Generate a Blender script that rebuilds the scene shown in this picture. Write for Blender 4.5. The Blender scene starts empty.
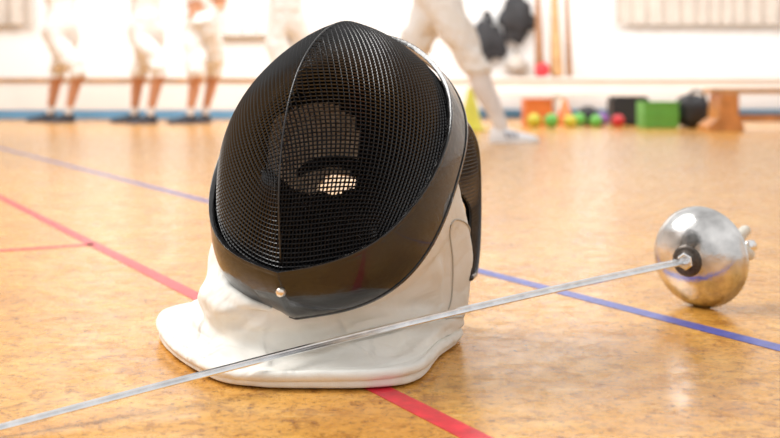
import bpy, bmesh, math, random, time
from mathutils import Vector, Matrix, noise
from mathutils.kdtree import KDTree
random.seed(3)
T0=time.time()
S=bpy.context.scene
S.view_settings.view_transform='Standard'
COL=S.collection
# ---------------------------------------------------------------- materials
def pbr(name,col,rough=.5,metal=0.,coat=0.,spec=.5,noise_scale=None,noise_amt=.1,bump=None,bump_scale=200,sheen=0.,rvar=0.):
    m=bpy.data.materials.new(name); m.use_nodes=True
    nt=m.node_tree; b=nt.nodes['Principled BSDF']
    c=(*col,1)
    b.inputs['Base Color'].default_value=c
    b.inputs['Roughness'].default_value=rough
    b.inputs['Metallic'].default_value=metal
    b.inputs['Coat Weight'].default_value=coat
    b.inputs['Specular IOR Level'].default_value=spec
    b.inputs['Sheen Weight'].default_value=sheen
    tc=nt.nodes.new('ShaderNodeTexCoord')
    if noise_scale:
        n=nt.nodes.new('ShaderNodeTexNoise'); n.inputs['Scale'].default_value=noise_scale; n.inputs['Detail'].default_value=5
        nt.links.new(tc.outputs['Object'],n.inputs['Vector'])
        r=nt.nodes.new('ShaderNodeValToRGB')
        r.color_ramp.elements[0].position=.3; r.color_ramp.elements[1].position=.7
        r.color_ramp.elements[0].color=(*[x*(1-noise_amt) for x in col],1)
        r.color_ramp.elements[1].color=(*[min(1,x*(1+noise_amt)) for x in col],1)
        nt.links.new(n.outputs['Fac'],r.inputs['Fac']); nt.links.new(r.outputs['Color'],b.inputs['Base Color'])
        if rvar:
            mr=nt.nodes.new('ShaderNodeMapRange'); mr.inputs['To Min'].default_value=rough-rvar; mr.inputs['To Max'].default_value=rough+rvar
            nt.links.new(n.outputs['Fac'],mr.inputs['Value']); nt.links.new(mr.outputs['Result'],b.inputs['Roughness'])
    if bump:
        n2=nt.nodes.new('ShaderNodeTexNoise'); n2.inputs['Scale'].default_value=bump_scale; n2.inputs['Detail'].default_value=3
        nt.links.new(tc.outputs['Object'],n2.inputs['Vector'])
        bp=nt.nodes.new('ShaderNodeBump'); bp.inputs['Strength'].default_value=bump; bp.inputs['Distance'].default_value=.002
        nt.links.new(n2.outputs['Fac'],bp.inputs['Height']); nt.links.new(bp.outputs['Normal'],b.inputs['Normal'])
    return m

def floor_material():
    m=bpy.data.materials.new('gym_linoleum'); m.use_nodes=True
    nt=m.node_tree; N=nt.nodes; L=nt.links; b=N['Principled BSDF']
    tc=N.new('ShaderNodeTexCoord')
    def nz(scale,detail,rough=.6,dist=0.,stretch=None):
        n=N.new('ShaderNodeTexNoise'); n.inputs['Scale'].default_value=scale; n.inputs['Detail'].default_value=detail
        n.inputs['Roughness'].default_value=rough; n.inputs['Distortion'].default_value=dist
        if stretch:
            mp=N.new('ShaderNodeMapping'); mp.inputs['Scale'].default_value=stretch[0]; mp.inputs['Rotation'].default_value=(0,0,stretch[1])
            L.new(tc.outputs['Object'],mp.inputs['Vector']); L.new(mp.outputs['Vector'],n.inputs['Vector'])
        else: L.new(tc.outputs['Object'],n.inputs['Vector'])
        return n
    def ramp(n,stops):
        r=N.new('ShaderNodeValToRGB'); e=r.color_ramp.elements
        while len(e)<len(stops): e.new(.5)
        for i,(p,c) in enumerate(stops): e[i].position=p; e[i].color=(*c,1)
        L.new(n.outputs['Fac'],r.inputs['Fac']); return r
    def mix(a,bb,fac,mode='MIX'):
        x=N.new('ShaderNodeMix'); x.data_type='RGBA'; x.blend_type=mode
        if isinstance(fac,float): x.inputs[0].default_value=fac
        else: L.new(fac,x.inputs[0])
        L.new(a,x.inputs[6]); L.new(bb,x.inputs[7]); return x.outputs[2]
    base=ramp(nz(6,6,.65,.6),[(.3,(.62,.275,.046)),(.5,(.75,.37,.072)),(.7,(.84,.475,.125))])
    mot=ramp(nz(42,9,.82,.8),[(.41,(.48,.36,.24)),(.49,(.90,.88,.82)),(.58,(1.0,1.0,1.0))])
    spk=ramp(nz(130,8,.85,.4),[(.41,(.26,.19,.12)),(.46,(.93,.93,.90)),(.7,(1.0,1.0,1.0))])
    c=mix(base.outputs['Color'],mot.outputs['Color'],.75,'MULTIPLY')
    c=mix(c,spk.outputs['Color'],.85,'MULTIPLY')
    v=nz(15,10,.82,1.8)
    sc=ramp(v,[(.56,(1,1,1)),(.61,(.45,.33,.22)),(.8,(.3,.2,.13))])
    c=mix(c,sc.outputs['Color'],.65,'MULTIPLY')
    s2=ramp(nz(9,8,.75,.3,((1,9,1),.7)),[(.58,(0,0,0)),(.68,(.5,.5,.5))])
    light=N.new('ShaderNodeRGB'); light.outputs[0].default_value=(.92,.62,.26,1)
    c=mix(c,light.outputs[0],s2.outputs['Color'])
    s3=ramp(nz(7,9,.8,.2,((10,1,1),.35)),[(.60,(1,1,1)),(.66,(.55,.45,.36))])
    c=mix(c,s3.outputs['Color'],.6,'MULTIPLY')
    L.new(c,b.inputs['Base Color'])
    r1=nz(24,8,.75); mr=N.new('ShaderNodeMapRange'); mr.inputs['From Min'].default_value=.35; mr.inputs['From Max'].default_value=.65; mr.inputs['To Min'].default_value=.13; mr.inputs['To Max'].default_value=.36
    L.new(r1.outputs['Fac'],mr.inputs['Value']); L.new(mr.outputs['Result'],b.inputs['Roughness'])
    bp=N.new('ShaderNodeBump'); bp.inputs['Strength'].default_value=.2; bp.inputs['Distance'].default_value=.001
    L.new(nz(100,6).outputs['Fac'],bp.inputs['Height']); L.new(bp.outputs['Normal'],b.inputs['Normal'])
    return m

def cloth_material(name,col,bumps=.5,wrinkle=0.):
    m=bpy.data.materials.new(name); m.use_nodes=True
    nt=m.node_tree; N=nt.nodes; L=nt.links; b=N['Principled BSDF']
    b.inputs['Roughness'].default_value=1.0; b.inputs['Specular IOR Level'].default_value=.03; b.inputs['Sheen Weight'].default_value=.15
    tc=N.new('ShaderNodeTexCoord')
    n=N.new('ShaderNodeTexNoise'); n.inputs['Scale'].default_value=14; n.inputs['Detail'].default_value=3
    L.new(tc.outputs['Object'],n.inputs['Vector'])
    r=N.new('ShaderNodeValToRGB'); r.color_ramp.elements[0].position=.3; r.color_ramp.elements[1].position=.6
    r.color_ramp.elements[0].color=(col[0]*.95,col[1]*.94,col[2]*.91,1); r.color_ramp.elements[1].color=(*col,1)
    L.new(n.outputs['Fac'],r.inputs['Fac']); L.new(r.outputs['Color'],b.inputs['Base Color'])
    n2=N.new('ShaderNodeTexNoise'); n2.inputs['Scale'].default_value=900; n2.inputs['Detail'].default_value=2
    L.new(tc.outputs['Object'],n2.inputs['Vector'])
    bp=N.new('ShaderNodeBump'); bp.inputs['Strength'].default_value=bumps; bp.inputs['Distance'].default_value=.001
    L.new(n2.outputs['Fac'],bp.inputs['Height'])
    if wrinkle:
        w=N.new('ShaderNodeTexNoise'); w.inputs['Scale'].default_value=20; w.inputs['Detail'].default_value=2; w.inputs['Roughness'].default_value=.4; w.inputs['Distortion'].default_value=1.0
        L.new(tc.outputs['Object'],w.inputs['Vector'])
        b2=N.new('ShaderNodeBump'); b2.inputs['Strength'].default_value=1.0; b2.inputs['Distance'].default_value=wrinkle
        L.new(w.outputs['Fac'],b2.inputs['Height']); L.new(b2.outputs['Normal'],bp.inputs['Normal'])
    L.new(bp.outputs['Normal'],b.inputs['Normal'])
    return m

M_floor=floor_material()
M_wall=pbr('wall_paint',(.93,.93,.93),.8,noise_scale=1.5,noise_amt=.03)
M_wire=pbr('black_wire',(.012,.012,.014),.27,spec=.7)
M_leather=pbr('black_leather',(.009,.009,.010),.22,coat=.5,noise_scale=60,noise_amt=.3,bump=.35,bump_scale=100)
M_foam=pbr('black_foam',(.006,.006,.007),.95,spec=.1)
M_lining=pbr('beige_lining',(.85,.62,.43),.9,noise_scale=40,noise_amt=.15)
M_bib=cloth_material('bib_cotton',(.87,.855,.81),.5,.010)
M_stitch=pbr('stitching',(.55,.53,.49),.9)
M_steel=pbr('guard_aluminium',(.70,.69,.685),.20,metal=1,noise_scale=35,noise_amt=.30,rvar=.10,bump=.25,bump_scale=90)
M_blade=pbr('blade_steel',(.88,.89,.91),.24,metal=1,noise_scale=60,noise_amt=.10)
M_dark=pbr('dark_steel',(.10,.085,.075),.4,metal=.8,noise_scale=200,noise_amt=.4)
M_brass=pbr('rivet_metal',(.90,.82,.72),.3,metal=1)
M_grip=pbr('grip_cream',(.72,.68,.60),.45,noise_scale=60,noise_amt=.1)
M_red=pbr('red_line_paint',(.66,.022,.045),.3,noise_scale=60,noise_amt=.25)
M_blue=pbr('blue_line_paint',(.04,.08,.40),.3,noise_scale=60,noise_amt=.25)
M_bluetrim=pbr('blue_baseboard_paint',(.14,.34,.56),.5,noise_scale=4,noise_amt=.1)
M_white=cloth_material('white_breeches',(.88,.87,.86),.2,.02)
M_skin=pbr('skin',(.56,.27,.15),.5,noise_scale=12,noise_amt=.08)
M_sock=pbr('white_sock',(.80,.79,.80),.9,noise_scale=30,noise_amt=.05)
M_sockg=pbr('grey_sock',(.74,.71,.71),.9,noise_scale=30,noise_amt=.05)
M_shoeblk=pbr('black_shoe',(.02,.022,.03),.5,noise_scale=20,noise_amt=.3)
M_shoewht=pbr('white_shoe',(.80,.81,.84),.45,noise_scale=20,noise_amt=.05)
M_sole=pbr('rubber_sole',(.75,.75,.76),.6,noise_scale=30,noise_amt=.1)
M_soled=pbr('dark_sole',(.10,.12,.18),.6,noise_scale=30,noise_amt=.1)
M_stripe=pbr('shoe_stripe',(.12,.14,.22),.5,noise_scale=30,noise_amt=.1)
M_wood=pbr('varnished_wood',(.60,.25,.07),.4,noise_scale=8,noise_amt=.3)
M_wood2=pbr('light_wood',(.58,.33,.14),.45,noise_scale=8,noise_amt=.25)
M_wood3=pbr('dark_wood',(.33,.16,.07),.45,noise_scale=8,noise_amt=.25)
M_ledge=pbr('white_lacquer',(.87,.855,.84),.55,noise_scale=3,noise_amt=.03)
M_curt=pbr('linen_curtain',(.62,.56,.50),.9,noise_scale=6,noise_amt=.08)
M_curt2=pbr('sheer_curtain',(.80,.79,.78),.9,noise_scale=6,noise_amt=.05)
M_glass=pbr('window_pane',(.75,.82,.88),.1)
M_yel=pbr('yellow_plastic',(.58,.53,.05),.45,noise_scale=8,noise_amt=.08)
M_org=pbr('orange_plastic',(.72,.20,.04),.45,noise_scale=8,noise_amt=.08)
M_grn=pbr('green_plastic',(.14,.46,.08),.45,noise_scale=8,noise_amt=.08)
M_redp=pbr('red_plastic',(.60,.03,.04),.4,noise_scale=8,noise_amt=.08)
M_pur=pbr('purple_plastic',(.25,.08,.35),.4,noise_scale=8,noise_amt=.08)
M_bag=pbr('black_nylon',(.022,.022,.026),.6,noise_scale=15,noise_amt=.3)
# ---------------------------------------------------------------- helpers
def obj_from(name,verts,faces,mats,smooth=True,parent=None,mi=None):
    me=bpy.data.meshes.new(name); me.from_pydata([tuple(v) for v in verts],[],faces); me.update()
    if not isinstance(mats,(list,tuple)): mats=[mats]
    for m in mats: me.materials.append(m)
    if smooth:
        for p in me.polygons: p.use_smooth=True
    o=bpy.data.objects.new(name,me); COL.objects.link(o)
    if parent: o.parent=parent
    return o
def obj_bm(name,bm,mat,smooth=True,parent=None):
    me=bpy.data.meshes.new(name); bm.to_mesh(me); bm.free()
    for m in (mat if isinstance(mat,(list,tuple)) else [mat]): me.materials.append(m)
    if smooth:
        for p in me.polygons: p.use_smooth=True
    o=bpy.data.objects.new(name,me); COL.objects.link(o)
    if parent: o.parent=parent
    return o
def empty(name,loc=(0,0,0),rz=0):
    e=bpy.data.objects.new(name,None); e.location=loc; e.rotation_euler=(0,0,rz); e.empty_display_size=.1; COL.objects.link(e); return e
def box(name,lo,hi,mat,parent=None,bev=.006):
    bm=bmesh.new(); bmesh.ops.create_cube(bm,size=1)
    for v in bm.verts: v.co=Vector([lo[i]+(v.co[i]+.5)*(hi[i]-lo[i]) for i in range(3)])
    if bev: bmesh.ops.bevel(bm,geom=bm.edges[:],offset=bev,segments=2,affect='EDGES')
    return obj_bm(name,bm,mat,False,parent)
def catmull(P,closed,n):
    out=[]; m=len(P); segs=m if closed else m-1
    for i in range(segs):
        g=lambda k:P[k%m] if closed else P[min(max(k,0),m-1)]
        a,b,c,d=g(i-1),g(i),g(i+1),g(i+2)
        for j in range(n):
            t=j/n
            out.append(.5*((2*b)+(c-a)*t+(2*a-5*b+4*c-d)*t*t+(3*b-a-3*c+d)*t**3))
    if not closed: out.append(P[-1])
    return out
def tube(name,pts,r,mat,parent=None,closed=False,seg=8):
    V=[];F=[];n=len(pts); up0=None
    for i,p in enumerate(pts):
        a=pts[(i-1)%n] if closed or i>0 else p; b=pts[(i+1)%n] if closed or i<n-1 else p
        t=(b-a).normalized()
        if up0 is None:
            up0=t.orthogonal().normalized()
        up0=(up0-t*up0.dot(t)).normalized(); s=t.cross(up0)
        rr=r[i] if isinstance(r,(list,tuple)) else r
        for k in range(seg):
            an=2*math.pi*k/seg; V.append(p+(up0*math.cos(an)+s*math.sin(an))*rr)
    m=n if closed else n-1
    for i in range(m):
        for k in range(seg):
            F.append((i*seg+k,i*seg+(k+1)%seg,((i+1)%n)*seg+(k+1)%seg,((i+1)%n)*seg+k))
    if not closed:
        F.append(tuple(range(seg))[::-1]); F.append(tuple((n-1)*seg+k for k in range(seg)))
    return obj_from(name,V,F,mat,True,parent)
def lathe(name,prof,mat,origin=Vector((0,0,0)),axis=Vector((0,0,1)),seg=48,parent=None,smooth=True):
    axis=axis.normalized(); u=axis.orthogonal().normalized(); w=axis.cross(u); V=[];F=[]
    for r,h in prof:
        for k in range(seg):
            a=2*math.pi*k/seg; V.append(origin+axis*h+(u*math.cos(a)+w*math.sin(a))*r)
    for i in range(len(prof)-1):
        for k in range(seg):
            F.append((i*seg+k,i*seg+(k+1)%seg,(i+1)*seg+(k+1)%seg,(i+1)*seg+k))
    return obj_from(name,V,F,mat,smooth,parent)
def skin_mesh(name,nodes,edges,root,levels=2):
    me=bpy.data.meshes.new(name+'_sk'); me.from_pydata([n[0] for n in nodes],edges,[]); 
    o=bpy.data.objects.new(name+'_sk',me); COL.objects.link(o)
    mod=o.modifiers.new('s','SKIN'); mod.use_smooth_shade=True
    for i,n in enumerate(nodes):
        r=n[1]; r=(r,r) if not isinstance(r,tuple) else r
        me.skin_vertices[0].data[i].radius=r
        me.skin_vertices[0].data[i].use_root=(i==root)
    sb=o.modifiers.new('u','SUBSURF'); sb.levels=levels; sb.render_levels=levels
    dg=bpy.context.evaluated_depsgraph_get(); dg.update()
    me2=bpy.data.meshes.new_from_object(o.evaluated_get(dg))
    bpy.data.objects.remove(o)
    o2=bpy.data.objects.new(name,me2); COL.objects.link(o2)
    for p in me2.polygons: p.use_smooth=True
    return o2
V=Vector
# ---------------------------------------------------------------- people
def shoe(name,ankle,toe_dir,upper,sole,parent,Ls=.285,stripes=False):
    d=V((toe_dir[0],toe_dir[1],0)).normalized(); s=V((-d.y,d.x,0))
    base=V((ankle.x,ankle.y,0))-d*.065
    st=[(0.0,.026,.060),(.03,.034,.085),(.10,.038,.105),(.17,.039,.112),(.28,.040,.100),(.42,.041,.080),(.58,.045,.066),(.75,.049,.056),(.88,.044,.048),(.96,.030,.038),(1.0,.012,.026)]
    Vv=[];Ff=[];K=14
    for u,w,h in st:
        for k in range(K):
            a=2*math.pi*k/K; ca,sa=math.cos(a),math.sin(a)
            z=.022+(h-.022)*max(0,sa)**.8 if sa>0 else .018
            Vv.append(base+d*u*Ls+s*w*ca+V((0,0,z)))
    for i in range(len(st)-1):
        for k in range(K): Ff.append((i*K+k,i*K+(k+1)%K,(i+1)*K+(k+1)%K,(i+1)*K+k))
    Ff.append(tuple(range(K))[::-1]); Ff.append(tuple((len(st)-1)*K+k for k in range(K)))
    obj_from(name+'_upper',Vv,Ff,upper,True,parent)
    top=[]
    for u,w,h in st: top.append(base+d*(u*1.02-.01)*Ls+s*(w+.004))
    for u,w,h in reversed(st): top.append(base+d*(u*1.02-.01)*Ls-s*(w+.004))
    n=len(top)
    Vv=[p+V((0,0,.001)) for p in top]+[p+V((0,0,.026)) for p in top]
    Ff=[tuple(range(n))[::-1],tuple(range(n,2*n))]+[(i,(i+1)%n,n+(i+1)%n,n+i) for i in range(n)]
    obj_from(name+'_sole',Vv,Ff,sole,False,parent)
    if stripes:
        for q in range(3):
            u=.36+.10*q
            for sg in (-1,1):
                tube(name+'_stripe_%d'%q,[base+d*(u-.03)*Ls+s*sg*.036+V((0,0,.068)),base+d*u*Ls+s*sg*.044+V((0,0,.050)),base+d*(u+.03)*Ls+s*sg*.047+V((0,0,.030))],.005,M_stripe,parent,seg=6)
def fencer(hip,kn,an,toes,lean=(0,0),fat=1.,upper=M_shoeblk,sole=M_soled,calf=M_skin,face=(0,-1),hands=None,calf_top=.44,cf=1.,stripes=False):
    e=empty('fencer',(hip.x,hip.y,0))
    off=V((hip.x,hip.y,0)); fx=V((face[0],face[1],0)).normalized(); sx=V((-fx.y,fx.x,0))
    lv=V((lean[0],lean[1],0))
    H=hip; ch=H+V((0,0,.26))+lv*.5; sh=H+V((0,0,.46))+lv; nk=H+V((0,0,.54))+lv*1.1; hd=H+V((0,0,.66))+lv*1.2; ht=H+V((0,0,.76))+lv*1.2
    nodes=[(H,(.155,.130)),(H+V((0,0,.12))+lv*.2,(.14,.12)),(ch,(.15,.12)),(sh-V((0,0,.03)),(.13,.10)),(nk,(.058,.058)),(hd,(.085,.095)),(ht,(.07,.08))]
    edges=[(0,1),(1,2),(2,3),(3,4),(4,5),(5,6)]
    for i in (0,1):
        sg=-1 if i==0 else 1
        K,A=kn[i],an[i]
        hj=H+sx*sg*.09+V((0,0,-.06)); b=len(nodes)
        mid=hj.lerp(K,.45); calfp=K.lerp(A,.38)+V((fx.x*-.015,fx.y*-.015,0)); 
        nodes+=[(hj,.118*fat),(mid,.112*fat),(hj.lerp(K,.85),.088*fat),(K,.082*fat),(K.lerp(A,.16),.072*fat),(K.lerp(A,.22),.054*cf),(calfp,.060*cf),(K.lerp(A,.7),.045*cf),(A,.038*cf),(A-V((0,0,.04)),.038)]
        edges+=[(0,b)]+[(b+q,b+q+1) for q in range(9)]
    hinfo=[]
    for i in (0,1):
        sg=-1 if i==0 else 1
        shp=sh+sx*sg*.175; 
        hp=hands[i] if hands else H+sx*sg*.34+fx*.30+V((0,0,.52))
        el=shp.lerp(hp,.5)+V((0,0,-.12))-fx*.05; b=len(nodes)
        hdv=(hp-el).normalized()
        nodes+=[(shp,.072),(el,.050),(hp-hdv*.05,.034),(hp,(.040,.022))]
        edges+=[(3,b),(b,b+1),(b+1,b+2),(b+2,b+3)]
        palm=b+3; latv=hdv.cross(V((0,0,1))).normalized(); hinfo.append(hp-hdv*.05)
        for q,ln in enumerate((.065,.075,.07,.055)):
            c=len(nodes); o1=latv*(q-1.5)*.021
            nodes+=[(hp+hdv*.045+o1,.009),(hp+hdv*(.045+ln*.5)+o1-V((0,0,.008)),.0085),(hp+hdv*(.045+ln*.85)+o1-V((0,0,.028)),.0075)]
            edges+=[(palm,c),(c,c+1),(c+1,c+2)]
        c=len(nodes); o1=latv*-.036*sg
        nodes+=[(hp+o1+hdv*.0,.010),(hp+o1*1.5+hdv*.03,.009)]; edges+=[(palm,c),(c,c+1)]
    nodes=[(tuple(p-off),r) for p,r in nodes]
    o=skin_mesh('body',nodes,edges,0,2); me=o.data; me.materials.clear()
    for mm in (M_white,calf,M_sock,M_skin): me.materials.append(mm)
    for v in me.vertices:
        c=v.co
        if c.z>calf_top+.01 and c.z<1.35 and (c.x**2+c.y**2)<.6:
            q=c+off; a=.028*noise.noise(V((q.x*6,q.y*6,q.z*11)))+.014*noise.noise(V((q.x*16,q.y*16,q.z*26)))
            nn=v.normal; v.co=c+nn*a
    for p in me.polygons:
        c=p.center+off; p.material_index=0
        if c.z<calf_top: p.material_index=1
        if c.z<.155: p.material_index=2
        for hp in hinfo:
            if (c-hp).length<.15 and (c-hp).dot((hp-H))>0: p.material_index=3
    o.parent=e
    for i in (0,1):
        a=an[i]-off; shoe('shoe_%d'%(i+1),a,toes[i],upper,sole,e,stripes=stripes)
    hc=hd-off+V((0,0,.01))
    bm=bmesh.new(); bmesh.ops.create_uvsphere(bm,u_segments=24,v_segments=16,radius=1)
    for v in bm.verts:
        k=v.co; q=fx*k.y*.15+sx*k.x*.12+V((0,0,k.z*.165)); v.co=hc+q
    obj_bm('worn_mask',bm,M_bag,True,e)
    return e
def P(px,py,d): return V(((px-390)*d/1083,d,.29-(py-93)*d/1083))
def fen(hp,k1,a1,k2,a2,d,dd=(.0,.0),**kw):
    H=P(hp,0,d); H.z=.93
    K1=P(*k1,d-.12); A1=P(a1[0],0,d-.12+dd[0]); A1.z=.10; K2=P(*k2,d+.15); A2=P(a2[0],0,d+.15+dd[1]); A2.z=.10
    return fencer(H,[K1,K2],[A1,A2],kw.pop('toes'),**kw)
fen(60,(79,72),(68,),(58,73),(50,),10.7,toes=[(-.7,-.7),(-1,-.2)],face=(.6,-1),fat=1.08)
fen(146,(160,70),(150,),(139,74),(134,),10.3,toes=[(-.8,-.7),(-1,-.2)],face=(.5,-1),fat=1.08)
fen(203,(196,74),(190,),(214,72),(205,),10.3,toes=[(-.9,-.6),(-.5,-1)],face=(-.2,-1),hands=[P(196,16,10.2),P(217,10,10.2)],fat=1.06)
fen(286,(281,73),(276,),(300,73),(305,),9.6,toes=[(-.3,-1),(.4,-1)],face=(0,-1),fat=1.06)
H=V((.27,6.35,.93))
fencer(H,[V((.485,6.27,.475)),V((.11,6.5,.49))],[V((.645,6.3,.10)),V((-.05,6.75,.10))],[(1,-.25),(.8,-.7)],upper=M_shoewht,sole=M_sole,calf=M_sockg,face=(1,-.2),lean=(.06,0),fat=1.08,cf=1.25,calf_top=.40,stripes=True)
print('people',time.time()-T0)
# ---------------------------------------------------------------- room
WY=12.56
box('floor',(-9,-4,-.1),(9,WY+.3,0),M_floor,bev=0)
box('wall_back',(-9,WY,0),(9,WY+.2,4.2),M_wall,bev=0)
box('wall_left',(-9.2,-4,0),(-9,WY,4.2),M_wall,bev=0)
box('wall_right',(9,-4,0),(9.2,WY,4.2),M_wall,bev=0)
box('baseboard_back',(-8.99,WY-.025,.001),(8.99,WY-.001,.10),M_bluetrim,bev=.004)
def strip(name,p0,p1,w,mat):
    a=Vector((*p0,0)); b=Vector((*p1,0)); d=(b-a).normalized(); s=Vector((-d.y,d.x,0))*w/2
    h=.0006
    Vv=[a-s,a+s,b+s,b-s]; Vv=[Vector((v.x,v.y,.0002)) for v in Vv]+[Vector((v.x,v.y,h)) for v in Vv]
    F=[(4,5,6,7),(0,3,2,1),(0,1,5,4),(1,2,6,5),(2,3,7,6),(3,0,4,7)]
    return obj_from(name,Vv,F,mat,False)
rd=Vector((1.163,-2.115)).normalized()
r0=Vector((-1.0875,3.02)); 
strip('floor_line_red',tuple(r0-rd*8),tuple(r0+rd*4.5),.024,M_red)
b0=Vector((-2.056,5.71)); bd=Vector((2.5,-4.48)).normalized()
strip('floor_line_blue',tuple(b0-bd*5),tuple(b0+bd*9),.026,M_blue)
j=Vector((-.557,2.08)); pd=Vector((-.875,-.484))
strip('floor_line_red',tuple(j+pd*.012),tuple(j+pd*6),.026,M_red)

# ---------------------------------------------------------------- epee geometry constants (the blade lies across the bib)
apex=V((.394,1.44,.066)); tip=V((-.352,.899,.0045)); bdir=(tip-apex).normalized()
BOW=.006
def blade_at_x(x):
    t=(apex.x-x)/(apex.x-tip.x); c=apex.lerp(tip,max(0,min(1,t))); return c.y,c.z+BOW*math.sin(math.pi*max(0,min(1,t)))
# ---------------------------------------------------------------- fencing mask
O=Vector((-.040,1.26,.217)); RZ=-math.radians(21)
mask=empty('fencing_mask',O,RZ)
Rm=Matrix.Rotation(RZ,3,'Z'); Rinv=Rm.inverted()
def toloc(v): return Rinv@(Vector(v)-O)
def toworld(v): return O+Rm@Vector(v)
SC=1.05
prof=[(0,.184),(30,.172),(60,.156),(90,.1465),(120,.145),(150,.145),(180,.130),(210,.125),(240,.128),(270,.143),(293,.168),(314,.203),(324,.211),(342,.195)]
def rho(th):
    th%=360; n=len(prof)
    for i in range(n):
        a=prof[i]; b=prof[(i+1)%n]; bt=b[0] if i<n-1 else 360
        if a[0]<=th<bt or (i==n-1):
            t=(th-a[0])/(bt-a[0]); p0=prof[i-1][1]; p3=prof[(i+2)%n][1]
            A,B=a[1],b[1]
            return SC*.5*((2*A)+(B-p0)*t+(2*p0-5*A+4*B-p3)*t*t+(3*A-p0-3*B+p3)*t**3)
AX=.129
def cage(th,lam,sc=1.):
    k=.15; sl=math.sin(math.radians(lam)); cl=max(0,math.cos(math.radians(lam)))
    st=math.sin(math.radians(th)); ct=math.cos(math.radians(th))
    n=2.9-.75*st if st>0 else 2.9+.35*min(1,-st*1.5)
    if ct<0: n=2.2
    else: n=2.2+(n-2.2)*min(1,ct*2.)
    N=(abs(sl)**n+cl**n)**(1/n)
    s=sl/N; g0=cl/N
    g=g0*(1-k)+k*g0*(1-abs(sl)) ; r=rho(th)
    t=r*g*ct; z=r*g*st; x=AX*s
    if z>0: x*=1-.20*(z/.15)**1.7
    return Vector((x*sc,-t*sc,z*sc))
def cage_bm(sc=1.,dt=3,dl=3):
    bm=bmesh.new(); T=[i*dt for i in range(360//dt)]; Ls=[-90+i*dl for i in range(180//dl+1)]
    g=[[bm.verts.new(cage(t,l,sc)) for l in Ls] for t in T]
    for i in range(len(T)):
        for j in range(len(Ls)-1):
            a=g[i][j];b=g[(i+1)%len(T)][j];c=g[(i+1)%len(T)][j+1];d=g[i][j+1]
            bm.faces.new((a,b,c,d))
    bmesh.ops.remove_doubles(bm,verts=bm.verts[:],dist=.0004)
    bmesh.ops.recalc_face_normals(bm,faces=bm.faces[:])
    return bm
nQ=Vector((0,-.763,.646)); pQ=Vector((0,-.162,-.145))
n1=Vector((0,-.680,.733)); p1=Vector((0,-.188,-.101))
QO=-.013
def cut(bm,co,no):
    bmesh.ops.bisect_plane(bm,geom=bm.verts[:]+bm.edges[:]+bm.faces[:],plane_co=co,plane_no=no,clear_inner=True,dist=1e-6)
    bmesh.ops.remove_doubles(bm,verts=bm.verts[:],dist=.0003)
def area(bm): return sum(f.calc_area() for f in bm.faces)
def wire_mesh(name,bm,pitch,thick):
    ar=area(bm); bmesh.ops.triangulate(bm,faces=bm.faces[:]) 
    o=obj_bm(name,bm,M_wire,True)
    n0=len(o.data.polygons)
    try:
        bpy.ops.object.select_all(action='DESELECT'); o.select_set(True); bpy.context.view_layer.objects.active=o
        bpy.ops.object.quadriflow_remesh(mode='FACES',target_faces=int(ar/pitch**2),use_preserve_boundary=True,use_mesh_symmetry=False,use_preserve_sharp=False,seed=1)
    except Exception as ex: print('QF fail',ex)
    print(name,'area',ar,'faces',n0,'->',len(o.data.polygons),time.time()-T0)
    w=o.modifiers.new('w','WIREFRAME'); w.thickness=thick; w.use_even_offset=False; w.use_boundary=True; w.offset=0
    o.parent=mask
    return o
PITCH=.0044; WT=.0025
bm=cage_bm(); cut(bm,pQ,nQ); wire_mesh('face_mesh',bm,PITCH,WT)
WZ=.178
for sg,nm in ((1,'side_mesh_r'),(-1,'side_mesh_l')):
    Vv=[];Ff=[];zs=[];nz_=42;nt_=27
    def tback(z):
        u=(z+.140)/(WZ+.004)
        return -.120*math.sin(math.pi*min(1,max(0,.12+.86*u)))**.6+.006
    def tfront(z):
        a=.162+(-.004-(z+.145)*.646)/.763
        k=min(1,max(0,(z+.065)/.055)); k=k*k*(3-2*k)
        return min(a,-.035+(.055+.035)*k)
    def wpt(t,z):
        xz=AX*(1-(z/.16)**2)**.5*(1-.10*(z/.15)**2) if z>0 else AX
        return V((sg*(xz*(1-.35*(max(0,-t)/.2)**2)+.001),-t,z)) if t<0 else V((sg*(xz*(1-(t/.20)**2.6)**(1/2.6)+.001),-t,z))
    for i in range(nz_+1):
        z=-.140+WZ*i/nz_; tb,tf=tback(z),tfront(z)
        for k in range(nt_+1): Vv.append(wpt(tb+(tf-tb)*k/nt_,z))
    for i in range(nz_):
        for k in range(nt_):
            a=i*(nt_+1)+k; Ff.append((a,a+1,a+nt_+2,a+nt_+1))
    o=obj_from(nm,Vv,Ff,M_wire,True,mask)
    w=o.modifiers.new('w','WIREFRAME'); w.thickness=.0023; w.use_even_offset=False; w.offset=0
    o=obj_from(nm+'_pad',[V((v.x*.955,v.y,v.z)) for v in Vv],Ff,M_foam,True,mask)
    edge=[wpt(tfront(-.140)+(tback(-.140)-tfront(-.140))*k/8,-.140) for k in range(8)]+[wpt(tback(-.140+WZ*i/nz_),-.140+WZ*i/nz_) for i in range(nz_+1)]
    zt=-.140+WZ; edge+=[wpt(tback(zt)+(tfront(zt)-tback(zt))*k/6,zt) for k in range(1,7)]
    tube(nm+'_piping',edge,.0036,M_leather,mask)
def strip_obj(name,cuts,off,th,mat,sc=1.):
    bm=cage_bm(sc,2,2)
    for c,n in cuts: cut(bm,c,n)
    bmesh.ops.recalc_face_normals(bm,faces=bm.faces[:])
    for v in bm.verts: v.co+=v.co.normalized()*off
    o=obj_bm(name,bm,mat,True,mask)
    s=o.modifiers.new('s','SOLIDIFY'); s.thickness=th; s.offset=0
    b=o.modifiers.new('b','BEVEL'); b.width=.0012; b.segments=2
    return o
strip_obj('trim_band',[(pQ+nQ*QO,nQ),(p1,-n1)],.0070,.004,M_leather)
strip_obj('trim_band_edge',[(p1-n1*.002,n1),(p1+n1*.0015,-n1)],.0074,.0055,M_leather)
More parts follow.
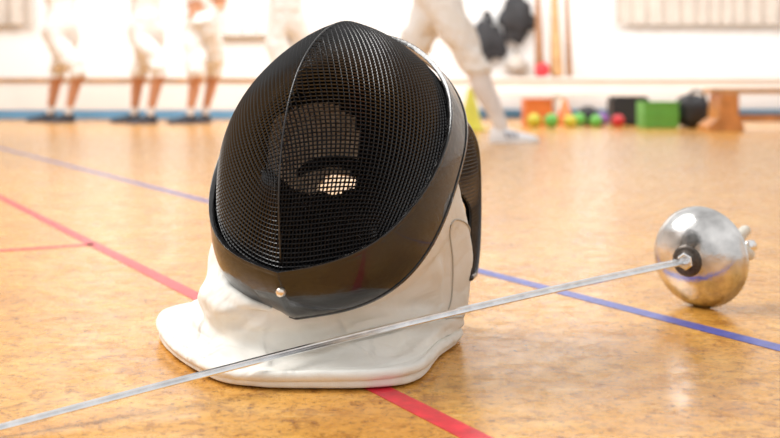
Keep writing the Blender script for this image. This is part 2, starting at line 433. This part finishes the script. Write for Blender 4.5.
strip_obj('trim_band_hem',[(pQ+nQ*(QO-.0015),nQ),(pQ+nQ*(QO+.002),-nQ)],.0074,.0055,M_leather)
crease=[cage(t,0,1.004) for t in range(-45,112,3)]
crease=[c for c in crease if (c-p1).dot(n1)>0]
tube('crease_seam',crease,.0011,M_wire,mask)
bm=cage_bm(.945,3,3); cut(bm,pQ-nQ*.004,-nQ)
dele=[]
for f in bm.faces:
    c=f.calc_center_median()
    if c.y>.0:
        if ((c.x+.064)/.020)**2+((c.z+.044)/.013)**2<1: dele.append(f)
        elif ((c.x+.084)/.040)**2+((c.z-.004)/.060)**2<1: f.material_index=1
bmesh.ops.delete(bm,geom=dele,context='FACES')
o=obj_bm('foam_lining',bm,[M_foam,M_lining],True,mask); s=o.modifiers.new('s','SOLIDIFY'); s.thickness=.008; s.offset=-1
tube('head_strap',catmull([Vector((-.120,.03,-.045)),Vector((-.09,.070,-.018)),Vector((-.055,.095,-.014)),Vector((-.01,.11,-.03))],False,5),.008,M_foam,mask)
bm=cage_bm(.95,3,3); cut(bm,pQ-nQ*.006,nQ); cut(bm,pQ+nQ*.012,-nQ)
o=obj_bm('rim_padding',bm,M_foam,True,mask); s=o.modifiers.new('s','SOLIDIFY'); s.thickness=.008; s.offset=-1
def surf_q(q):
    for i in range(500):
        c=cage(-15-i*.15,0)
        if (c-pQ).dot(nQ)<q: return c
rv=surf_q(.030)
dirv=Vector((0,rv.y,rv.z*.3)).normalized()
lathe('rivet',[(.0001,.0150),(.003,.0146),(.0045,.0132),(.005,.0105),(.005,.004)],M_brass,rv-dirv*.001,dirv,20,mask)

samp=[]
for th in range(0,360,2):
    for la in range(-88,90,2):
        samp.append(cage(th,la))
kd=KDTree(len(samp))
for i,s_ in enumerate(samp): kd.insert(s_.normalized(),i)
kd.balance()
def cage_radius(p):
    r=0;w=0
    for co,i,dd in kd.find_n(p.normalized(),4):
        ww=1/(dd+.004); r+=samp[i].length*ww; w+=ww
    return r/w
def on_rim(az,q=-.004,off=.003):
    best=None;bd_=9
    for c in samp:
        if abs((c-pQ).dot(nQ)-q)<.006:
            a=math.degrees(math.atan2(c.x,-c.y)); e=abs(a-az)+abs((c-pQ).dot(nQ)-q)*300
            if e<bd_: bd_=e;best=c
    return best*(1+off/best.length)
def on_z(az,z,off=.004):
    best=None;bd_=9
    for c in samp:
        a=math.degrees(math.atan2(c.x,-c.y)); e=abs((a-az+180)%360-180)/3+abs(c.z-z)*400
        if e<bd_: bd_=e;best=c
    return best*(1+off/best.length)
A_=[on_rim(0),on_rim(24),on_rim(46),on_rim(68),on_z(94,-.050),on_z(125,-.10),on_z(158,-.115),on_z(-158,-.115),on_z(-125,-.10),on_z(-98,-.055),on_rim(-68),on_rim(-52),on_rim(-36),on_rim(-18)]
rowA=[toworld(p) for p in A_]
rowA0=[toworld(V((p.x*.975,p.y*.975,p.z+.012))) for p in A_]
rowB=[V((-.110,1.108,.068)),V((-.049,1.122,.072)),V((.020,1.166,.092)),V((.073,1.210,.112)),V((.096,1.258,.095)),V((.055,1.335,.085)),V((.0,1.385,.08)),V((-.09,1.40,.08)),V((-.16,1.39,.08)),V((-.196,1.35,.085)),V((-.206,1.28,.092)),V((-.207,1.205,.084)),V((-.187,1.145,.075)),V((-.152,1.115,.069))]
rowC=[V((-.106,1.122,.043)),V((-.036,1.150,.046)),V((.026,1.200,.052)),V((.073,1.236,.052)),V((.090,1.272,.045)),V((.055,1.345,.045)),V((-.01,1.395,.045)),V((-.09,1.415,.045)),V((-.175,1.40,.045)),V((-.208,1.355,.048)),V((-.216,1.285,.048)),V((-.213,1.205,.048)),V((-.189,1.144,.045)),V((-.150,1.122,.043))]
rowD=[V((-.090,1.098,.019)),V((-.014,1.116,.022)),V((.028,1.155,.024)),V((.062,1.216,.026)),V((.086,1.272,.02)),V((.055,1.35,.02)),V((-.015,1.405,.02)),V((-.10,1.425,.02)),V((-.190,1.405,.022)),V((-.242,1.362,.026)),V((-.250,1.285,.028)),V((-.224,1.190,.025)),V((-.176,1.114,.021)),V((-.132,1.096,.019))]
rowE=[V((-.0885,1.056,.015)),V((-.012,1.059,.016)),V((.028,1.088,.017)),V((.052,1.178,.014)),V((.080,1.270,.012)),V((.05,1.36,.012)),V((-.03,1.42,.012)),V((-.12,1.44,.012)),V((-.21,1.42,.014)),V((-.268,1.37,.018)),V((-.272,1.285,.020)),V((-.233,1.180,.015)),V((-.174,1.086,.014)),V((-.132,1.062,.014))]
cen=V((-.09,1.25,0))
def inset(row,k,z): 
    return [V((cen.x+(p.x-cen.x)*k,cen.y+(p.y-cen.y)*k,z)) for p in row]
rowF=inset(rowE,1.012,.006); rowG=inset(rowE,.985,.0015); rowH=inset(rowE,.85,.0015)
rows=[rowA0,rowA,rowB,rowC,rowD,rowE,rowF,rowG,rowH]
NA=24; NR=[4,18,18,18,22,4,3,3]
ring=[catmull(rw,True,NA) for rw in rows]
na=len(ring[0]); grid=[]
for k in range(na):
    col=[ring[i][k] for i in range(len(rows))]
    out=[]; m=len(col)
    for i in range(m-1):
        a=col[max(i-1,0)];b=col[i];c=col[i+1];d=col[min(i+2,m-1)]
        if i==5: a=b+(b-c)*.5
        for jx in range(NR[i]):
            t=jx/NR[i]; out.append((i+t,.5*((2*b)+(c-a)*t+(2*a-5*b+4*c-d)*t*t+(3*b-a-3*c+d)*t**3)))
    out.append((m-1,col[-1])); grid.append(out)
nr=len(grid[0])
def sstep(a,b,x):
    t=max(0,min(1,(x-a)/(b-a))); return t*t*(3-2*t)
def softfold(x):
    return math.sin(x)*.8+.35*math.sin(2*x+.6)
Vs=[];Fs=[]
for k in range(na):
    ang=2*math.pi*k/na; st_=k/NA
    for q in range(nr):
        ri,p=grid[k][q]
        k2=(k+1)%na; k0=(k-1)%na; q2=min(q+1,nr-1); q0=max(q-1,0)
        n=(grid[k2][q][1]-grid[k0][q][1]).cross(grid[k][q2][1]-grid[k][q0][1])
        if n.length>1e-9: n.normalize()
        if n.dot(p-V((cen.x,cen.y,p.z-.02)))<0: n=-n
        w=sstep(1.0,1.6,ri)*(1-sstep(4.1,4.6,ri))
        fold=.0048*softfold(6*ang+3.2*ri+1.5*noise.noise(p*5))
        fold+=.0030*softfold(4.5*ri-3*ang+1.5*noise.noise(p*7)+1)
        fold+=.0040*noise.noise(V((p.x*12,p.y*12,p.z*18)))
        if 2.6<st_<5 and ri<3.4: w*=.25
        if ri>3.6: w*=.50
        gr=-.0024*math.exp(-((ri-4.58)/.04)**2)+.0012*math.exp(-((ri-4.75)/.1)**2) if ri<5 else 0
        pp=p+n*(fold*w+gr)
        if .9<ri<2.6:
            lp=toloc(pp); R_=cage_radius(lp)+.0035
            if lp.length<R_ and (lp-pQ).dot(nQ)<.0: pp=toworld(lp*(R_/lp.length))
        by,bz=blade_at_x(pp.x)
        lim=bz-.0055
        if ri>2.6 and pp.z<.08:
            e=(by+.010-pp.y)
            if e>0 and pp.z>lim: pp.z=pp.z+(lim-pp.z)*min(1,e/.010)
        elif ri>1.5 and pp.y<by+.008 and pp.z<.06: pp.y+= (by+.008-pp.y)
        pp.z=max(pp.z,.0015)
        Vs.append(toloc(pp))
for k in range(na):
    for q in range(nr-1):
        Fs.append((k*nr+q,((k+1)%na)*nr+q,((k+1)%na)*nr+q+1,k*nr+q+1))
bib=obj_from('bib',Vs,Fs,M_bib,True,mask)
sb=bib.modifiers.new('u','SUBSURF'); sb.levels=1; sb.render_levels=1
qE=sum(NR[:5]); hem=[Vs[k*nr+qE] for k in range(na)]
tube('hem',[h+V((0,0,-.0012)) for h in hem],.0056,M_bib,mask,closed=True)
def bibpt(k,q,off=.0008):
    k%=na; p=V(Vs[k*nr+q]); c=toloc(V((cen.x,cen.y,.1))); d=V((p.x-c.x,p.y-c.y,0)).normalized(); return p+d*off
loop=[]
k1,k2=int(2.9*NA),int(4.1*NA); q1,q2=14,50
for k in range(k1,k2): loop.append(bibpt(k,q1))
for q in range(q1,q2): loop.append(bibpt(k2,q))
for k in range(k2,k1,-1): loop.append(bibpt(k,q2))
for q in range(q2,q1,-1): loop.append(bibpt(k1,q))
tube('side_panel_seam',loop,.0009,M_stitch,mask,closed=True,seg=5)
print('mask',time.time()-T0)
# ---------------------------------------------------------------- epee
epee=empty('epee')
R=.0675; D=.038
cam_dir=(V((0,0,.29))-apex.lerp(tip,.5)).normalized()
gdir=(bdir*.78+(V((0,0,.15))-apex).normalized()*.30).normalized()
ga=apex+V((0,0,.0005))
dome=[]
for i in range(0,25):
    a=i/24; r=R*math.sin(a*math.pi/2*.98)/math.sin(math.pi/2*.98); h=-D*(1-math.cos(a*math.pi/2*.98))/(1-math.cos(math.pi/2*.98))
    dome.append((max(r,.0002),h))
dome+= [(R+.0012,-D-.0006),(R+.0012,-D-.002),(R-.0008,-D-.0022),(R-.0022,-D)]
dome+= [(max(r-.0015,.0002),h-.0016) for r,h in dome[24::-1]]
lathe('bell_guard',dome,M_steel,ga,gdir,96,epee)
lathe('guard_pad_ring',[(.0002,.0015),(.007,.0018),(.0075,.0005),(.017,-.0008),(.0205,-.0017),(.0215,-.0034),(.0205,-.007)],M_dark,ga+gdir*.0012,gdir,48,epee)
lathe('guard_washer',[(.0002,.004),(.010,.004),(.0115,.003),(.0115,-.001)],M_blade,ga+gdir*.0012,gdir,6,epee,False)
nrm=(cam_dir*1.0+V((0,0,.8))); nrm=(nrm-bdir*nrm.dot(bdir)).normalized(); lat=bdir.cross(nrm).normalized()
V_=[];F_=[];n=60
sec=[(-.5,.10),(-.44,.22),(-.22,.26),(-.14,.20),(0,-.02),(.14,.20),(.22,.26),(.44,.22),(.5,.10),(.08,-.42),(-.08,-.42)]
for i in range(n+1):
    t=i/n; w=.0118*(1-t)+.0070*t
    c=apex.lerp(tip,t)+V((0,0,BOW*math.sin(math.pi*t)))
    for a,b in sec: V_.append(c+lat*a*w+nrm*b*w)
m=len(sec)
for i in range(n):
    for k in range(m): F_.append((i*m+k,i*m+(k+1)%m,(i+1)*m+(k+1)%m,(i+1)*m+k))
F_.append(tuple(range(m))); F_.append(tuple(n*m+k for k in range(m))[::-1])
bl=obj_from('blade',V_,F_,M_blade,False,epee)
lathe('point_button',[(.0002,.018),(.0036,.018),(.004,.016),(.004,.003),(.003,0)],M_blade,tip-bdir*.004,bdir,16,epee)
rc=apex-bdir*D*.5
side=bdir.cross(V((0,0,1))).normalized()
def gp(back,up,sd=0): return rc-bdir*back+V((0,0,up))+side*sd
nodes=[(gp(.0,0),.010),(gp(.03,.0),.012),(gp(.055,-.004),.013),(gp(.085,-.004),.012),(gp(.110,-.008),.011),(gp(.125,-.016),.008),
 (gp(.045,.018,-.004),.008),(gp(.06,.030,-.01),.007),(gp(.095,.018),.009),(gp(.115,.026),.008),(gp(.05,-.022,0),.008),(gp(.062,-.036,.0),.007)]
edges=[(0,1),(1,2),(2,3),(3,4),(4,5),(1,6),(6,7),(3,8),(8,9),(2,10),(10,11)]
g=skin_mesh('pistol_grip',nodes,edges,0,2); g.data.materials.clear(); g.data.materials.append(M_grip); g.parent=epee
lathe('pommel',[(.0002,.0),(.006,.0),(.008,-.003),(.008,-.014),(.005,-.018),(.0002,-.018)],M_blade,gp(.110,.0),bdir,20,epee)

# ---------------------------------------------------------------- wall furniture
def gym_ledge(x0,x1,y0,y1,ztop,zfront,seatmat,kick=False):
    e=empty('wall_bench')
    box('seat',(x0,y0-.03,ztop-.035),(x1,y1,ztop),seatmat,e)
    box('front_apron',(x0+.01,y0,zfront),(x1-.01,y0+.03,ztop-.037),M_ledge,e)
    if kick: box('kick_board',(x0+.01,y0,.002),(x1-.01,y0+.03,zfront-.002),M_bluetrim,e)
    n=int((x1-x0)/1.2)
    for i in range(n+1):
        x=x0+.05+(x1-x0-.16)*i/n
        box('leg_%d'%(i+1),(x,y0+.035,.001),(x+.06,y1-.05,ztop-.037),M_ledge,e)
    return e
gym_ledge(-6.2,-.6,12.0,12.5,.455,.10,M_wood2,True)
gym_ledge(.35,6.2,11.75,12.2,.46,.26,M_ledge)
def curtain(x0,x1,z0,z1,mat):
    n=int((x1-x0)*40); V1=[];F1=[]
    for i in range(n+1):
        x=x0+(x1-x0)*i/n; y=WY-.12+.035*math.sin(x*38+1.5*math.sin(x*5))
        for z in (z0,(z0+z1)/2,z1): V1.append((x,y,z))
    for i in range(n):
        for k in (0,1): F1.append((i*3+k,(i+1)*3+k,(i+1)*3+k+1,i*3+k+1))
    e=empty('curtain')
    obj_from('fabric',V1,F1,mat,True,e)
    tube('rail',[V((x0-.1,WY-.12,z1)),V((x1+.1,WY-.12,z1))],.015,M_ledge,e)
    return e
def window(i,x0,x1,z0,z1):
    e=empty('window_%d'%i); t=.07
    box('pane',(x0,WY-.015,z0),(x1,WY-.004,z1),M_glass,e,0)
    for a,b,c,dd,nm in ((x0,x1,z0,z0+t,'sill'),(x0,x1,z1-t,z1,'head'),(x0,x0+t,z0,z1,'jamb_l'),(x1-t,x1,z0,z1,'jamb_r'),((x0+x1)/2-.03,(x0+x1)/2+.03,z0,z1,'mullion')):
        box(nm,(a,WY-.05,c),(b,WY-.003,dd),M_ledge,e)
window(1,-6.4,-4.3,1.2,2.9); window(2,-2.2,-.8,1.2,2.9); window(3,2.7,5.6,1.2,2.9)
curtain(-6.5,-4.1,1.08,3.0,M_curt); curtain(-2.3,-.7,.95,3.0,M_curt2); curtain(2.6,5.8,1.08,3.0,M_curt)

# ---------------------------------------------------------------- sports clutter
def cone(x,y,h,r,mat):
    e=empty('traffic_cone',(x,y,0))
    lathe('cone_body',[(r*.82,.012),(r*.70,.03),(r*.16,h*.97),(r*.10,h),(r*.0+.001,h)],mat,V((0,0,0)),V((0,0,1)),28,e)
    box('base',(-r,-r,.001),(r,r,.014),mat,e,.004); return e
cone(.625,8.40,.33,.13,M_yel)
def ball(x,y,r,mat,z=None,name='ball'):
    bm=bmesh.new(); bmesh.ops.create_icosphere(bm,subdivisions=4,radius=r)
    for v in bm.verts:
        g=min(abs(v.co.x),abs(v.co.y),abs(v.co.z))/r
        if g<.05: v.co*=.985
    o=obj_bm(name,bm,mat); o.location=(x,y,(r if z is None else z)); return o
ball(1.62,9.3,.06,M_grn); ball(1.83,9.35,.06,M_pur); ball(1.73,9.10,.055,M_grn); ball(1.50,9.02,.055,M_yel)
ball(1.34,9.0,.06,M_grn); ball(1.21,9.1,.06,M_yel)
ball(1.74,9.52,.09,M_bag); ball(1.92,9.12,.055,M_redp); ball(1.68,11.95,.085,M_redp,.46+.086)
def crate(x,y,w,dp,h,mat):
    e=empty('storage_crate',(x,y,0)); t=.012
    box('bottom',(-w/2,-dp/2,.002),(w/2,dp/2,.014),mat,e,.003)
    for nm,lo,hi in (('side_front',(-w/2,-dp/2,.015),(w/2,-dp/2+t,h)),('side_rear',(-w/2,dp/2-t,.015),(w/2,dp/2,h)),('side_l',(-w/2,-dp/2+t,.015),(-w/2+t,dp/2-t,h)),('side_r',(w/2-t,-dp/2+t,.015),(w/2,dp/2-t,h))):
        box(nm,lo,hi,mat,e,.003)
    for k in range(2): box('rib_%d'%k,(-w/2-.008,-dp/2-.008,h*(.45+.45*k)),(w/2+.008,-dp/2+.001,h*(.45+.45*k)+.02),mat,e,.003)
    return e
crate(2.22,9.0,.28,.30,.22,M_grn)
crate(1.32,9.75,.24,.30,.24,M_org); cone(1.58,9.80,.24,.12,M_org)
box('storage_box',(1.98,9.6,.001),(2.30,9.9,.26),M_bag,bev=.02)
def duffel(x,y,rx,ry,rz):
    e=empty('sports_bag',(x,y,0)); bm=bmesh.new(); bmesh.ops.create_uvsphere(bm,u_segments=32,v_segments=20,radius=1)
    for v in bm.verts:
        c=v.co; s=lambda a:math.copysign(abs(a)**.7,a)
        n=1+.06*noise.noise(c*2.5); v.co=V((s(c.x)*rx*n,s(c.y)*ry*n,rz+s(c.z)*rz*n)); v.co.z=max(v.co.z,.001)
    obj_bm('bag_body',bm,M_bag,True,e)
    tube('strap',catmull([V((-rx*.6,-ry*.9,rz*1.2)),V((-rx*.4,-ry*.7,rz*2.1)),V((rx*.4,-ry*.7,rz*2.1)),V((rx*.6,-ry*.9,rz*1.2))],False,6),.012,M_bag,e)
duffel(2.51,9.0,.12,.2,.14)
e=empty('gymnastics_bench')
box('seat_plank',(2.42,8.15,.285),(5.6,8.40,.325),M_wood2,e,.008)
box('lower_beam',(2.60,8.25,.07),(5.6,8.30,.125),M_wood,e,.006)
for i,x in enumerate((2.52,3.95,5.3)):
    pts=[(-.13,.001),(-.13,.04),(-.05,.10),(-.035,.284),(.10,.284),(.10,.10),(.14,.04),(.14,.001)]
    n=len(pts); Vv=[V((x+a,8.13,z)) for a,z in pts]+[V((x+a,8.42,z)) for a,z in pts]
    Ff=[tuple(range(n)),tuple(range(n,2*n))[::-1]]+[(i2,n+i2,n+(i2+1)%n,(i2+1)%n) for i2 in range(n)]
    o=obj_from('leg_%d'%(i+1),Vv,Ff,M_wood,False,e)
for i,(x,r,mm) in enumerate(((1.67,.050,M_wood3),(1.86,.065,M_wood2),(2.0,.035,M_wood3))):
    o=lathe('wooden_club',[(.001,0),(r,.002),(r*1.1,.03),(r*.95,.35),(r*.7,.7),(r*.55,1.0),(r*.7,1.05),(r*.5,1.1),(.001,1.1)],mm,V((0,0,0)),V((0,.2,1)),20)
    o.location=(x,12.08,.474)
def hanging(x,z,w,h,name,mat,seed):
    e=empty(name,(x,WY-.10,z)); bm=bmesh.new(); bmesh.ops.create_uvsphere(bm,u_segments=28,v_segments=20,radius=1)
    for v in bm.verts:
        c=v.co; n=1+.55*noise.noise(c*1.9+V((seed,0,0))); wd=.75-.25*c.z
        v.co=V((c.x*w*n*wd,c.y*.08,c.z*h*n))
    obj_bm('bag_body',bm,mat,True,e)
    tube('strap',[V((-w*.3,0,h*.8)),V((-w*.1,.06,h*1.35)),V((w*.1,.06,h*1.35)),V((w*.3,0,h*.8))],.012,mat,e)
    lathe('hook',[(.001,.0),(.012,.0),(.012,-.03),(.03,-.035)],M_dark,V((0,.06,h*1.35)),V((0,-1,0)),12,e)
hanging(1.12,.90,.24,.24,'hanging_bag',M_bag,1); hanging(1.46,1.16,.24,.25,'hanging_bag',M_bag,5)
hanging(1.46,.63,.15,.10,'hanging_towel',M_curt,12)
bpy.context.view_layer.update()
# ---------------------------------------------------------------- light
w=bpy.data.worlds.new('World'); S.world=w; w.use_nodes=True
bg=w.node_tree.nodes['Background']; bg.inputs[0].default_value=(1,.985,.965,1); bg.inputs[1].default_value=.84
def area_light(name,loc,target,sx_,sy_,en,col=(1,1,1)):
    l=bpy.data.lights.new(name,'AREA'); l.shape='RECTANGLE'; l.size=sx_; l.size_y=sy_; l.energy=en; l.color=col
    o=bpy.data.objects.new(name,l); COL.objects.link(o); o.location=loc; o.rotation_euler=(V(target)-V(loc)).to_track_quat('-Z','Y').to_euler(); return o
area_light('added_light',(-2.8,2.2,3.2),(0,1.2,0),2.2,2.2,200,(1,.98,.95))  # added key light without a fixture, gives the mask its soft shadows
area_light('added_light',(0,9.0,4),(0,12,.6),10,2,450,(1,.985,.965))  # added overhead light, no real source, put in to brighten the back wall
# ---------------------------------------------------------------- camera
c=bpy.data.cameras.new('Camera'); cam=bpy.data.objects.new('Camera',c); COL.objects.link(cam)
cam.location=(0,0,.29); cam.rotation_euler=(math.pi/2,0,0)
c.sensor_width=36; c.lens=50; c.shift_y=-126/780; c.clip_start=.05
c.dof.use_dof=True; c.dof.focus_distance=1.12; c.dof.aperture_fstop=5.5
S.camera=cam
print('total',time.time()-T0)
